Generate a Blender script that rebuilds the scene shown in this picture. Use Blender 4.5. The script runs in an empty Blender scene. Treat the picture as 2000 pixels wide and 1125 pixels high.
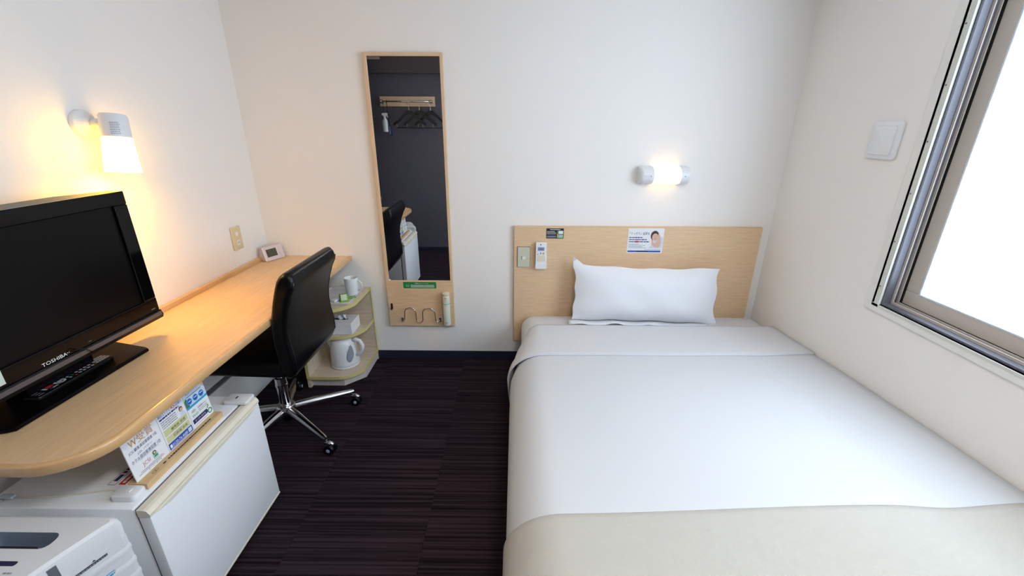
import bpy, bmesh, math, random
from mathutils import Vector, Matrix
random.seed(7)
S = bpy.context.scene
COL = S.collection
D, XL, XR, YR, ZC = 2.554, -1.537, 1.533, -0.155, 2.26   # back wall, left wall, right wall, rear wall, ceiling

# ------------------------------------------------------------------ camera
cd = bpy.data.cameras.new('camera'); cam = bpy.data.objects.new('camera', cd); COL.objects.link(cam)
pt, yw, rl = 0.35878, -0.00824, 0.00469
F = Vector((math.sin(yw)*math.cos(pt), math.cos(yw)*math.cos(pt), -math.sin(pt)))
R = Vector((math.cos(yw), -math.sin(yw), 0)); U = R.cross(F)
R2 = R*math.cos(rl)+U*math.sin(rl); U2 = -R*math.sin(rl)+U*math.cos(rl)
cam.matrix_world = Matrix(((R2.x, U2.x, -F.x, 0), (R2.y, U2.y, -F.y, 0), (R2.z, U2.z, -F.z, 1.4718), (0, 0, 0, 1)))
cd.sensor_width = 36; cd.sensor_fit = 'HORIZONTAL'; cd.lens = 835.2/2000*36
cd.clip_start = 0.01; cd.clip_end = 100
S.camera = cam
# ------------------------------------------------------------------ world, light levels, exposure
w = bpy.data.worlds.new('world'); S.world = w; w.use_nodes = True
w.node_tree.nodes['Background'].inputs[0].default_value = (0.62, 0.74, 0.95, 1)
w.node_tree.nodes['Background'].inputs[1].default_value = 1.0
WINDOW_E = 3.2        # daylight leaving the frosted panes
CEILING_E = 28.0      # diffuser of the ceiling light
SCONCE_E = 7.8
BEDLAMP_E = 1.4
S.view_settings.view_transform = 'Standard'; S.view_settings.look = 'None'
S.view_settings.exposure = 1.07; S.view_settings.gamma = 1.0; S.view_settings.use_curve_mapping = False

# ------------------------------------------------------------------ materials
MATS = {}
def srgb(c):
    return tuple(((v/255)/12.92 if v/255 <= 0.04045 else (((v/255)+0.055)/1.055)**2.4) for v in c)+(1,)
def mat(name, col, rough=0.5, metal=0.0, spec=0.5, emis=None, estr=0, coat=0, bump=None, var=None, sheen=0, trans=0, alpha=1):
    """col = sRGB 0-255. bump=(scale, strength, stretch xyz); var=(scale, amount, stretch)"""
    if name in MATS: return MATS[name]
    m = bpy.data.materials.new(name); m.use_nodes = True; MATS[name] = m
    nt = m.node_tree; N = nt.nodes; L = nt.links; b = N['Principled BSDF']
    c = srgb(col)
    b.inputs['Base Color'].default_value = c
    b.inputs['Roughness'].default_value = rough; b.inputs['Metallic'].default_value = metal
    b.inputs['Specular IOR Level'].default_value = spec
    b.inputs['Coat Weight'].default_value = coat; b.inputs['Sheen Weight'].default_value = sheen
    b.inputs['Transmission Weight'].default_value = trans
    b.inputs['Alpha'].default_value = alpha
    if emis: b.inputs['Emission Color'].default_value = srgb(emis); b.inputs['Emission Strength'].default_value = estr
    def noise(scale, stretch, detail=3):
        tc = N.new('ShaderNodeTexCoord'); mp = N.new('ShaderNodeMapping'); nz = N.new('ShaderNodeTexNoise')
        mp.inputs['Scale'].default_value = stretch; nz.inputs['Scale'].default_value = scale; nz.inputs['Detail'].default_value = detail
        L.new(tc.outputs['Object'], mp.inputs[0]); L.new(mp.outputs[0], nz.inputs['Vector']); return nz
    if bump:
        nz = noise(bump[0], bump[2]); bp = N.new('ShaderNodeBump'); bp.inputs['Strength'].default_value = bump[1]; bp.inputs['Distance'].default_value = 0.002
        L.new(nz.outputs['Fac'], bp.inputs['Height']); L.new(bp.outputs[0], b.inputs['Normal'])
    if var:
        nz = noise(var[0], var[2], 4); cr = N.new('ShaderNodeValToRGB')
        a = var[1]; cr.color_ramp.elements[0].position = 0.3; cr.color_ramp.elements[1].position = 0.7
        cr.color_ramp.elements[0].color = tuple(max(0, v*(1-a)) for v in c[:3])+(1,)
        cr.color_ramp.elements[1].color = tuple(min(1, v*(1+a*0.6)) for v in c[:3])+(1,)
        L.new(nz.outputs['Fac'], cr.inputs[0]); L.new(cr.outputs[0], b.inputs['Base Color'])
    return m
def weave(name, col, rough, sx, sy, strength):
    """cloth with a fine woven relief (two crossed waves in object space)"""
    m = mat(name, col, rough, spec=0.2, sheen=0.15); nt = m.node_tree; N = nt.nodes; L = nt.links
    tc = N.new('ShaderNodeTexCoord'); o = []
    for d, s in (('X', sx), ('Y', sy)):
        wv = N.new('ShaderNodeTexWave'); wv.bands_direction = d; wv.inputs['Scale'].default_value = s; L.new(tc.outputs['Object'], wv.inputs[0]); o.append(wv)
    ad = N.new('ShaderNodeMath'); ad.operation = 'ADD'; L.new(o[0].outputs['Fac'], ad.inputs[0]); L.new(o[1].outputs['Fac'], ad.inputs[1])
    bp = N.new('ShaderNodeBump'); bp.inputs['Strength'].default_value = strength; bp.inputs['Distance'].default_value = 0.001
    L.new(ad.outputs[0], bp.inputs['Height']); L.new(bp.outputs[0], N['Principled BSDF'].inputs['Normal'])
    return m
WALLP = mat('wallpaper', (245, 242, 237), 0.85, spec=0.2, bump=(220, 0.25, (1, 1, 1)))
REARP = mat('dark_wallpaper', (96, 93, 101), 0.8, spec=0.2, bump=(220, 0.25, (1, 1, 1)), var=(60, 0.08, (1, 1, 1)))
CEIL = mat('ceiling_paint', (245, 244, 242), 0.9)
WTRIM = mat('white_trim', (236, 234, 228), 0.35)
NAVY = mat('navy_baseboard', (34, 38, 54), 0.5)
ALU = mat('aluminium', (204, 195, 184), 0.4, metal=0.15)
ALUD = mat('aluminium_channel', (120, 120, 128), 0.4, metal=0.7)
RUBBER = mat('black_rubber', (16, 16, 18), 0.6)
WOODX = mat('beech_horizontal_grain', (230, 197, 158), 0.42, var=(14, 0.10, (0.6, 6, 10)), bump=(80, 0.05, (0.2, 3, 5)))
WOODY = mat('beech_desk_grain', (232, 196, 150), 0.36, var=(14, 0.09, (8, 0.5, 6)), bump=(80, 0.04, (4, 0.2, 4)))
WOODE = mat('beech_edge_band', (222, 178, 126), 0.25, var=(10, 0.08, (3, 1, 3)), coat=0.3)
WOODZ = mat('beech_vertical_grain', (229, 196, 158), 0.42, var=(14, 0.08, (8, 8, 0.6)), bump=(80, 0.04, (4, 4, 0.2)))
SHELFW = mat('pale_shelf_wood', (214, 196, 172), 0.45, var=(16, 0.10, (0.8, 5, 5)))
YEL = mat('yellow_edge', (216, 203, 132), 0.4)
BLOCKW = mat('sign_block_wood', (218, 184, 134), 0.5, var=(18, 0.14, (5, 0.5, 5)))
LEATHER = mat('black_leather', (8, 7, 10), 0.32, spec=0.24, bump=(160, 0.15, (1, 1, 1)))
LEATHS = mat('black_leather_piping', (9, 9, 11), 0.4, spec=0.4)
CHROME = mat('chrome', (205, 205, 208), 0.12, metal=1)
BLACKP = mat('black_plastic', (10, 10, 12), 0.35, spec=0.3)
GLOSSB = mat('gloss_black', (6, 6, 8), 0.10, spec=0.22)
SCREEN = mat('tv_screen', (9, 8, 10), 0.30, spec=0.16)
TVGREY = mat('tv_grey_strip', (96, 90, 94), 0.3, metal=0.3)
WHITEP = mat('white_plastic', (236, 238, 240), 0.3)
FRIDGEW = mat('fridge_enamel', (242, 245, 248), 0.3, bump=(300, 0.06, (1, 1, 1)))
CREAM = mat('cream_plastic', (230, 223, 204), 0.4)
GREYG = mat('grey_gasket', (104, 110, 118), 0.6)
PLATEY = mat('yellowed_plate', (220, 206, 166), 0.4)
PLATEG = mat('pale_green_grey_plate', (204, 206, 184), 0.4)
CERAM = mat('white_ceramic', (232, 236, 238), 0.12, coat=0.3)
LINEN = weave('white_linen', (213, 214, 216), 0.85, 420, 420, 0.10)
PILLOWC = weave('white_pillow_cloth', (232, 234, 238), 0.85, 420, 420, 0.10)
LINENB = weave('white_duvet_cloth', (207, 209, 211), 0.85, 300, 300, 0.12)
RUNNER = weave('cream_woven_throw', (192, 188, 178), 0.9, 110, 110, 0.45)
MIRROR = mat('mirror', (225, 228, 230), 0.0, metal=1)
BLACK = mat('ink_black', (24, 22, 26), 0.6); NAVYI = mat('ink_navy', (34, 42, 110), 0.6); BLUEI = mat('ink_blue', (28, 78, 180), 0.6)
REDI = mat('ink_red', (204, 38, 44), 0.6); GOLDI = mat('ink_gold', (200, 146, 44), 0.5); GREYI = mat('ink_grey', (150, 152, 160), 0.6)
WHITEI = mat('ink_white', (240, 242, 244), 0.6); GREENI = mat('ink_green', (24, 138, 62), 0.6); CYANI = mat('ink_cyan', (40, 160, 212), 0.6)
ORANGEI = mat('ink_orange', (206, 146, 92), 0.6); KHAKI = mat('ink_pale_olive', (208, 208, 156), 0.6); SKINI = mat('ink_skin', (226, 184, 160), 0.6)
HAIRI = mat('ink_hair', (62, 44, 42), 0.6); PALEI = mat('ink_pale_blue', (206, 218, 236), 0.6); MINTI = mat('ink_mint', (150, 206, 184), 0.6)
BTN = mat('button_pale_grey', (206, 210, 216), 0.5); PAPER = mat('paper_white', (236, 238, 240), 0.55); INDIGO = mat('ink_indigo', (44, 38, 104), 0.6); MAROON = mat('ink_maroon', (66, 30, 36), 0.6)

# ------------------------------------------------------------------ mesh helpers
class MB:
    def __init__(s): s.v = []; s.f = []
    def add(s, vs, fs):
        o = len(s.v); s.v += [tuple(v) for v in vs]; s.f += [tuple(i+o for i in f) for f in fs]; return s
    def box(s, x0, x1, y0, y1, z0, z1, bev=0, seg=2):
        bm = bmesh.new(); bmesh.ops.create_cube(bm, size=1)
        for v in bm.verts: v.co = Vector((x0+(v.co.x+.5)*(x1-x0), y0+(v.co.y+.5)*(y1-y0), z0+(v.co.z+.5)*(z1-z0)))
        if bev: bmesh.ops.bevel(bm, geom=bm.edges[:], offset=bev, segments=seg, affect='EDGES', profile=0.5)
        return s.bm(bm)
    def bm(s, bm, M=None):
        bm.verts.index_update(); vs = [(M @ v.co) if M else v.co.copy() for v in bm.verts]
        s.add(vs, [[v.index for v in f.verts] for f in bm.faces]); bm.free(); return s
    def prism(s, poly, z0, z1, axis='z', bev=0):
        """poly: list of 2D points (counter-clockwise); extruded along axis. axis x: (y,z); y: (x,z); z: (x,y)"""
        bm = bmesh.new()
        def P(a, h): return {'z': (a[0], a[1], h), 'y': (a[0], h, a[1]), 'x': (h, a[0], a[1])}[axis]
        lo = [bm.verts.new(P(a, z0)) for a in poly]; hi = [bm.verts.new(P(a, z1)) for a in poly]; n = len(poly)
        bm.faces.new(lo[::-1]); bm.faces.new(hi)
        for i in range(n): bm.faces.new((lo[i], lo[(i+1) % n], hi[(i+1) % n], hi[i]))
        bmesh.ops.recalc_face_normals(bm, faces=bm.faces[:])
        if bev: bmesh.ops.bevel(bm, geom=[e for e in bm.edges if (e.verts[0] in lo) == (e.verts[1] in lo)], offset=bev, segments=2, affect='EDGES', profile=0.5)
        return s.bm(bm)
    def lathe(s, prof, c, axis=(0, 0, 1), n=24, sx=1, sy=1, caps=True):
        """prof: list of (radius, height) bottom->top along axis from c"""
        q = Vector((0, 0, 1)).rotation_difference(Vector(axis).normalized()); c = Vector(c); vs = []; fs = []
        for r, h in prof:
            for k in range(n):
                a = 2*math.pi*k/n; vs.append(c+q @ Vector((r*math.cos(a)*sx, r*math.sin(a)*sy, h)))
        for j in range(len(prof)-1):
            for k in range(n):
                a, b = j*n+k, j*n+(k+1) % n; fs.append((a, b, b+n, a+n))
        if caps: fs.append(tuple(range(n))[::-1]); fs.append(tuple(range((len(prof)-1)*n, len(prof)*n)))
        return s.add(vs, fs)
    def tube(s, path, r, n=8, closed=False, rs=None):
        path = [Vector(p) for p in path]; vs = []; fs = []; m = len(path); up = None
        for i, p in enumerate(path):
            a = path[(i-1) % m] if (closed or i > 0) else p; b = path[(i+1) % m] if (closed or i < m-1) else p
            t = (b-a).normalized()
            if up is None: up = t.orthogonal().normalized()
            up = (up-t*up.dot(t)).normalized(); s2 = t.cross(up); rr = rs[i] if rs else r
            for k in range(n):
                q = 2*math.pi*k/n; vs.append(p+(up*math.cos(q)+s2*math.sin(q))*rr)
        for i in range(m if closed else m-1):
            for k in range(n):
                a, b = i*n+k, i*n+(k+1) % n; j = ((i+1) % m)*n
                fs.append((a, b, j+(k+1) % n, j+k))
        if not closed: fs.append(tuple(range(n))[::-1]); fs.append(tuple(range((m-1)*n, m*n)))
        return s.add(vs, fs)
    def loft(s, secs, closed=True, caps=True):
        n = len(secs[0]); vs = [p for sec in secs for p in sec]; fs = []
        for j in range(len(secs)-1):
            for k in range(n if closed else n-1):
                a, b = j*n+k, j*n+(k+1) % n; fs.append((a, b, b+n, a+n))
        if caps and closed: fs.append(tuple(range(n))[::-1]); fs.append(tuple(range((len(secs)-1)*n, len(secs)*n)))
        return s.add(vs, fs)
    def sheet(s, grid, th):
        """solid cloth from an outer grid of points; th = thickness inward (against the vertex normal)"""
        nr, nc = len(grid), len(grid[0]); g = [[Vector(p) for p in r] for r in grid]; inn = []
        for i in range(nr):
            row = []
            for j in range(nc):
                a = g[min(i+1, nr-1)][j]-g[max(i-1, 0)][j]; b = g[i][min(j+1, nc-1)]-g[i][max(j-1, 0)]
                row.append(g[i][j]-a.cross(b).normalized()*th)
            inn.append(row)
        vs = [p for r in g for p in r]+[p for r in inn for p in r]; o = nr*nc; fs = []
        for i in range(nr-1):
            for j in range(nc-1):
                a = i*nc+j; fs.append((a, a+nc, a+nc+1, a+1)); fs.append((o+a, o+a+1, o+a+nc+1, o+a+nc))
        per = [(0, j) for j in range(nc)]+[(i, nc-1) for i in range(1, nr)]+[(nr-1, j) for j in range(nc-2, -1, -1)]+[(i, 0) for i in range(nr-2, 0, -1)]
        ids = [i*nc+j for i, j in per]
        for k in range(len(ids)):
            a, b = ids[k], ids[(k+1) % len(ids)]; fs.append((a, b, o+b, o+a))
        return s.add(vs, fs)
    def text(s, body, O, Rv, Uv, h, width=None, align='L'):
        cu = bpy.data.curves.new('t', 'FONT'); cu.body = body; cu.size = 1; cu.resolution_u = 2
        o = bpy.data.objects.new('t', cu); COL.objects.link(o)
        dg = bpy.context.evaluated_depsgraph_get(); me = bpy.data.meshes.new_from_object(o.evaluated_get(dg))
        if len(me.vertices):
            xs = [v.co.x for v in me.vertices]; ys = [v.co.y for v in me.vertices]
            x0, x1, y0, y1 = min(xs), max(xs), min(ys), max(ys); k = h/max(y1-y0, 1e-6); kx = (width/(x1-x0)) if width else k
            off = {'L': 0, 'C': -0.5*(x1-x0)*kx, 'R': -(x1-x0)*kx}[align]
            O = Vector(O); Rv = Vector(Rv); Uv = Vector(Uv)
            s.add([O+Rv*((v.co.x-x0)*kx+off)+Uv*((v.co.y-y0)*k) for v in me.vertices], [tuple(p.vertices) for p in me.polygons])
        bpy.data.objects.remove(o); bpy.data.curves.remove(cu); bpy.data.meshes.remove(me); return s
def wloc(o):
    p = Vector((0, 0, 0))
    while o: p = p+o.location; o = o.parent
    return p
def obj(name, mb, m, parent=None, smooth=False, loc=None, label=None, kind=None):
    base = wloc(parent) if parent else Vector(loc or (0, 0, 0))
    me = bpy.data.meshes.new(name); me.from_pydata([Vector(v)-base for v in mb.v], [], mb.f); me.validate(); me.update()
    bm = bmesh.new(); bm.from_mesh(me); bmesh.ops.recalc_face_normals(bm, faces=bm.faces[:]); bm.to_mesh(me); bm.free()
    me.materials.append(m); o = bpy.data.objects.new(name, me); COL.objects.link(o)
    if smooth:
        me.shade_smooth()
        if smooth is not True: me.set_sharp_from_angle(angle=math.radians(smooth))
    if parent: o.parent = parent
    else: o.location = base
    if label: o['label'] = label
    if kind: o['kind'] = kind
    return o
def thing(name, label, cat, loc, group=None):
    o = bpy.data.objects.new(name, None); COL.objects.link(o); o.location = loc; o.empty_display_size = 0.05
    o['label'] = label; o['category'] = cat
    if group: o['group'] = group
    return o
def tag(o, label, cat, group=None):
    o['label'] = label; o['category'] = cat
    if group: o['group'] = group
    return o
def struct(name, mb, m, label=None, **k):
    o = obj(name, mb, m, **k); o['kind'] = 'structure'
    if label: o['label'] = label
    return o
def arc(cx, cy, r, a0, a1, n):
    return [(cx+r*math.cos(math.radians(a0+(a1-a0)*i/n)), cy+r*math.sin(math.radians(a0+(a1-a0)*i/n))) for i in range(n+1)]
def rrect(x0, x1, y0, y1, r, n=4):
    return arc(x1-r, y1-r, r, 0, 90, n)+arc(x0+r, y1-r, r, 90, 180, n)+arc(x0+r, y0+r, r, 180, 270, n)+arc(x1-r, y0+r, r, 270, 360, n)
class Print:
    """flat print on a surface: origin O (lower left), right Rv, up Uv, normal Nv; each ink is one thin mesh"""
    def __init__(s, O, Rv, Uv, Nv): s.O = Vector(O); s.R = Vector(Rv); s.U = Vector(Uv); s.N = Vector(Nv); s.inks = {}
    def at(s, u, v, l=1): return s.O+s.R*u+s.U*v+s.N*(0.0003*l)
    def mb(s, m): return s.inks.setdefault(m.name, (m, MB()))[1]
    def poly(s, pts, m, l=1): s.mb(m).add([s.at(u, v, l) for u, v in pts], [tuple(range(len(pts)))])
    def rect(s, u0, u1, v0, v1, m, l=1): s.poly([(u0, v0), (u1, v0), (u1, v1), (u0, v1)], m, l)
    def disc(s, u, v, r, m, l=1, n=20, ry=None): s.poly([(u+r*math.cos(2*math.pi*k/n), v+(ry or r)*math.sin(2*math.pi*k/n)) for k in range(n)], m, l)
    def ring(s, u, v, r0, r1, m, l=1, a0=0, a1=360, n=20):
        for k in range(n):
            a, b = math.radians(a0+(a1-a0)*k/n), math.radians(a0+(a1-a0)*(k+1)/n)
            s.poly([(u+r0*math.cos(a), v+r0*math.sin(a)), (u+r1*math.cos(a), v+r1*math.sin(a)), (u+r1*math.cos(b), v+r1*math.sin(b)), (u+r0*math.cos(b), v+r0*math.sin(b))], m, l)
    def text(s, t, u, v, h, m, w=None, l=2, align='L'): s.mb(m).text(t, s.at(u, v, l), s.R, s.U, h, w, align)
    def lines(s, u0, u1, v, h, m, l=2, seed=0):
        """a line of print too small to read: a run of short dashes"""
        rd = random.Random(seed); u = u0
        while u < u1:
            w_ = rd.uniform(0.6, 2.2)*h; e = min(u+w_, u1); s.rect(u, e, v, v+h, m, l); u = e+h*rd.uniform(0.25, 0.5)
    def build(s, parent, name='print'):
        for m, mb in s.inks.values(): obj(name, mb, m, parent, kind='stuff' if len(mb.f) > 1 else None)

# ------------------------------------------------------------------ the room
fl = struct('floor', MB().box(-1.92, XR+.1, YR-.1, D+.1, -.1, -.008), mat('underlay', (30, 26, 30), 0.9), 'dark carpeted floor')
def carpet():
    m = mat('striped_carpet', (50, 40, 48), 0.95, spec=0.1); nt = m.node_tree; N = nt.nodes; L = nt.links; b = N['Principled BSDF']
    tc = N.new('ShaderNodeTexCoord'); oi = N.new('ShaderNodeObjectInfo')
    mul = N.new('ShaderNodeMath'); mul.operation = 'MULTIPLY'; mul.inputs[1].default_value = 37.0; L.new(oi.outputs['Random'], mul.inputs[0])
    cb = N.new('ShaderNodeCombineXYZ'); L.new(mul.outputs[0], cb.inputs[1]); L.new(mul.outputs[0], cb.inputs[0])
    va = N.new('ShaderNodeVectorMath'); va.operation = 'ADD'; L.new(tc.outputs['Object'], va.inputs[0]); L.new(cb.outputs[0], va.inputs[1])
    mp = N.new('ShaderNodeMapping'); mp.inputs['Scale'].default_value = (0.9, 100, 1); L.new(va.outputs[0], mp.inputs[0])
    nz = N.new('ShaderNodeTexNoise'); nz.inputs['Scale'].default_value = 1.0; nz.inputs['Detail'].default_value = 2; L.new(mp.outputs[0], nz.inputs['Vector'])
    cr = N.new('ShaderNodeValToRGB'); e = cr.color_ramp.elements
    e[0].position = 0.36; e[0].color = srgb((23, 16, 21)); e[1].position = 0.62; e[1].color = srgb((56, 44, 51))
    L.new(nz.outputs['Fac'], cr.inputs[0])
    n2 = N.new('ShaderNodeTexNoise'); n2.inputs['Scale'].default_value = 500; L.new(tc.outputs['Object'], n2.inputs['Vector'])
    mx = N.new('ShaderNodeMixRGB'); mx.blend_type = 'MULTIPLY'; mx.inputs[0].default_value = 0.35
    L.new(cr.outputs[0], mx.inputs[1]); L.new(n2.outputs['Fac'], mx.inputs[2]); L.new(mx.outputs[0], b.inputs['Base Color'])
    bp = N.new('ShaderNodeBump'); bp.inputs['Strength'].default_value = 0.5; bp.inputs['Distance'].default_value = 0.003
    L.new(nz.outputs['Fac'], bp.inputs['Height']); L.new(bp.outputs[0], b.inputs['Normal'])
    return m
CARPET = carpet()
obj('carpet_tile', MB().box(-1.80, XL, YR, .30, -.008, 0), CARPET, fl)
xs = [XL, -1.34, -.84, -.34, .16, .66, 1.16, XR]; ys = [YR, .05, .55, 1.05, 1.55, 2.05, D]
for i in range(len(xs)-1):
    for j in range(len(ys)-1):
        g = .0004; cx, cy = (xs[i]+xs[i+1])/2, (ys[j]+ys[j+1])/2
        t = obj('carpet_tile', MB().box(xs[i]-cx+g, xs[i+1]-cx-g, ys[j]-cy+g, ys[j+1]-cy-g, -.008, 0), CARPET, None)
        t.parent = fl; t.location = (cx, cy, 0)
struct('wall_back', MB().box(XL-.1, XR+.25, D, D+.1, -.008, ZC), WALLP, 'white papered wall behind the bed')
struct('wall_left', MB().box(-1.92, XL, .30, D, -.008, ZC), WALLP, 'white papered wall behind the desk')
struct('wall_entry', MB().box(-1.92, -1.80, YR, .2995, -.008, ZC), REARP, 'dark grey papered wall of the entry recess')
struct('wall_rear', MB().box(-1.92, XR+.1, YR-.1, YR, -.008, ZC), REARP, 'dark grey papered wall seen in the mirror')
struct('ceiling', MB().box(-1.92, XR+.25, YR-.1, D+.1, ZC, ZC+.1), CEIL, 'white ceiling')
WY0, WY1, WZ0, WZ1 = .14, 1.672, .783, 2.06   # window opening in the right wall, unseen near end and top enlarged for light
wr = MB().box(XR, XR+.14, YR-.1, D, -.008, WZ0).box(XR, XR+.14, YR-.1, D, WZ1, ZC).box(XR, XR+.14, WY1, D, WZ0, WZ1).box(XR, XR+.14, YR-.1, WY0, WZ0, WZ1)
struct('wall_right', wr, WALLP, 'white papered wall with the window')
struct('trim_1', MB().box(-1.80, XR, YR, YR+.10, 2.02, ZC), mat('beam_paint', (78, 72, 72), 0.85), 'dark beam along the top of the rear wall')
struct('baseboard_back', MB().box(XL, XR, D-.008, D, 0, .06, .002), NAVY, 'dark navy baseboard under the mirror')
struct('baseboard_rear', MB().box(-1.80, XR, YR, YR+.008, 0, .06, .002), NAVY, 'dark baseboard on the rear wall')
struct('baseboard_right', MB().box(XR-.008, XR, YR+.01, D-.01, 0, .06, .002), NAVY, 'dark baseboard beside the bed')
tp = struct('trim_2', MB().box(XL, -1.502, .31, D-.009, 0, .226, .002), WTRIM, 'low white boxed panel along the wall under the desk')
obj('cover_strip', MB().box(XL, -1.508, .31, D-.009, .2265, .2315), GREYG, tp)
# window
win = bpy.data.objects.new('window_1', None); COL.objects.link(win); win.location = (XR, (WY0+WY1)/2, WZ0); win['kind'] = 'structure'; win['label'] = 'frosted sliding window in a grey metal frame'
def ring_box(mb, x0, x1, y0, y1, z0, z1, t, bev=0.001):
    mb.box(x0, x1, y0, y1, z0, z0+t, bev).box(x0, x1, y0, y1, z1-t, z1, bev).box(x0, x1, y0, y0+t, z0+t, z1-t, bev).box(x0, x1, y1-t, y1, z0+t, z1-t, bev); return mb
obj('casing', ring_box(MB(), XR-.009, XR+.004, WY0-.068, WY1+.068, WZ0-.034, WZ1+.034, .034), WTRIM, win)
cs = MB(); ring_box(cs, XR-.0098, XR+.012, WY0-.034, WY1+.034, WZ0-.012, WZ1+.012, .012); cs.box(XR-.0098, XR+.012, WY1, WY1+.0338, WZ0-.012, WZ1, .0005); obj('casing_lip', cs, mat('pale_lip', (214, 216, 206), 0.3), win)
for k in range(7): obj('screw', MB().lathe([(.003, 0), (.003, .0015), (.001, .002)], (XR-.0098, WY1+.017, .86+.19*k), (-1, 0, 0), 8), GREYG, win)
obj('frame_channel', ring_box(MB(), XR+.001, XR+.085, WY0+.0005, WY1-.0005, WZ0+.0005, WZ1-.0005, .010), ALUD, win)
tr = MB()
for xx in (.03, .052): ring_box(tr, XR+xx, XR+xx+.004, WY0+.01, WY1-.01, WZ0+.01, WZ1-.01, .010, 0)
obj('track', tr, ALU, win)
obj('gasket', ring_box(MB(), XR+.060, XR+.072, WY0+.016, WY1-.012, WZ0+.012, WZ1-.012, .008, 0), RUBBER, win)
def pane_mat():
    m = mat('frosted_glass', (214, 226, 240), 0.35); nt = m.node_tree; N = nt.nodes; L = nt.links; b = N['Principled BSDF']
    tc = N.new('ShaderNodeTexCoord'); nz = N.new('ShaderNodeTexNoise'); nz.inputs['Scale'].default_value = 260; nz.inputs['Detail'].default_value = 3; L.new(tc.outputs['Object'], nz.inputs['Vector'])
    bp = N.new('ShaderNodeBump'); bp.inputs['Strength'].default_value = 0.5; bp.inputs['Distance'].default_value = 0.002; L.new(nz.outputs['Fac'], bp.inputs['Height']); L.new(bp.outputs[0], b.inputs['Normal'])
    b.inputs['Emission Color'].default_value = (0.75, 0.91, 1.10, 1)
    mr = N.new('ShaderNodeMapRange'); mr.inputs[1].default_value = 0.3; mr.inputs[2].default_value = 0.7; mr.inputs[3].default_value = WINDOW_E*0.88; mr.inputs[4].default_value = WINDOW_E*1.12
    L.new(nz.outputs['Fac'], mr.inputs[0]); L.new(mr.outputs[0], b.inputs['Emission Strength'])
    return m
PANE = pane_mat(); ym = .90
for (a, b_, dx) in ((ym-.03, WY1-.022, .064), (WY0+.012, ym+.03, .040)):
    sa = obj('sash', ring_box(MB(), XR+dx, XR+dx+.02, a, b_, WZ0+.014, WZ1-.014, .062, .003), ALU, win)
    obj('bead', ring_box(MB(), XR+dx-.002, XR+dx+.012, a+.058, b_-.058, WZ0+.072, WZ1-.072, .008, .002), mat('pale_bead', (214, 222, 228), 0.25, metal=0.3), sa)
    obj('pane', MB().box(XR+dx+.008, XR+dx+.012, a+.06, b_-.06, WZ0+.074, WZ1-.074), PANE, sa)
# ------------------------------------------------------------------ ceiling light (above the foot of the bed, outside the frame)
CLP = (.45, .10, ZC)
cl = thing('ceiling_light', 'round white ceiling light above the foot of the bed', 'ceiling light', CLP)
obj('rim', MB().lathe([(.20, -.05), (.205, -.045), (.205, 0), (.05, 0)], CLP, n=32), WTRIM, cl, 40)
obj('diffuser', MB().lathe([(.02, -.085), (.10, -.08), (.16, -.066), (.195, -.045), (.195, -.04)], CLP, n=32), mat('lit_diffuser', (250, 250, 250), 0.5, emis=(255, 250, 243), estr=CEILING_E), cl, True)

# ------------------------------------------------------------------ desk
DX, DY = -1.020, .777
def outline(ins):
    r = .14-ins; cx, cy = DX-.14, DY+.14
    return [(DX-ins, D-.001)]+[(DX-ins, 2.0), (DX-ins, 1.4)]+arc(cx, cy, r, 0, -90, 16)+[(-1.35, DY+ins), (XL+.001, DY+ins)]
dk = thing('desk', 'long light wooden wall desk with a rounded end', 'desk', (-1.26, 1.66, 0))
inn = outline(.014)
obj('desk_top', MB().prism(inn+[(XL+.001, D-.001)], .691, .720, 'z'), WOODY, dk)
prof = [(.0142, .7205), (.004, .7205), (.0012, .7185), (0, .7145), (0, .694), (.003, .690), (.0142, .690)]
secs = []; outs = [outline(p[0]) for p in prof]
for i in range(len(inn)): secs.append([(outs[k][i][0], outs[k][i][1], prof[k][1]) for k in range(len(prof))])
obj('edge_band', MB().loft(secs), WOODE, dk, 50)
obj('back_rail', MB().box(XL+.001, XL+.024, DY+.03, D-.001, .7202, .743, .002), WOODE, dk)
obj('support_cleat', MB().box(XL+.001, XL+.02, DY+.05, D-.001, .63, .6908), WOODE, dk)

# ------------------------------------------------------------------ television
tv = thing('television', 'black flat television on the desk', 'television', (-1.40, 1.12, .7205))
ty0, ty1, tz0, tz1, tx = .766, 1.474, .792, 1.264, -1.345
obj('back_shell', MB().prism([(tx-.012, ty0), (tx-.012, ty1), (tx-.05, ty1-.004), (tx-.10, ty1-.14), (tx-.10, ty0+.14), (tx-.05, ty0+.004)][::-1], tz0+.004, tz1, 'z', .004), BLACKP, tv)
fr = MB(); a, b_, c_, d_ = ty0+.052, ty1-.052, tz0+.080, tz1-.045
fr.box(tx-.014, tx, ty0, ty1, d_, tz1, .003).box(tx-.014, tx, ty0, ty1, tz0+.030, c_, .003).box(tx-.014, tx, ty0, a, c_, d_, .003).box(tx-.014, tx, b_, ty1, c_, d_, .003)
obj('bezel', fr, GLOSSB, tv)
lip = MB().prism([(tx-.03, tz0-.004), (tx+.004, tz0), (tx+.008, tz0+.012), (tx+.002, tz0+.030), (tx-.03, tz0+.030)], ty0-.002, ty1+.002, 'y'); lip.v = [(v[0], v[1], v[2]) for v in lip.v]
obj('lower_lip', lip, BLACKP, tv)
obj('grey_strip', MB().box(tx+.0035, tx+.0085, ty0+.004, ty1-.004, tz0+.012, tz0+.026, .001), TVGREY, tv)
obj('screen', MB().box(tx-.012, tx-.008, a-.004, b_+.004, c_-.004, d_+.004), SCREEN, tv)
lg = Print((tx, 0, 0), (0, 1, 0), (0, 0, 1), (1, 0, 0)); lg.text('TOSHIBA', 1.048, .8255, .0105, WHITEI, .072)
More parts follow.
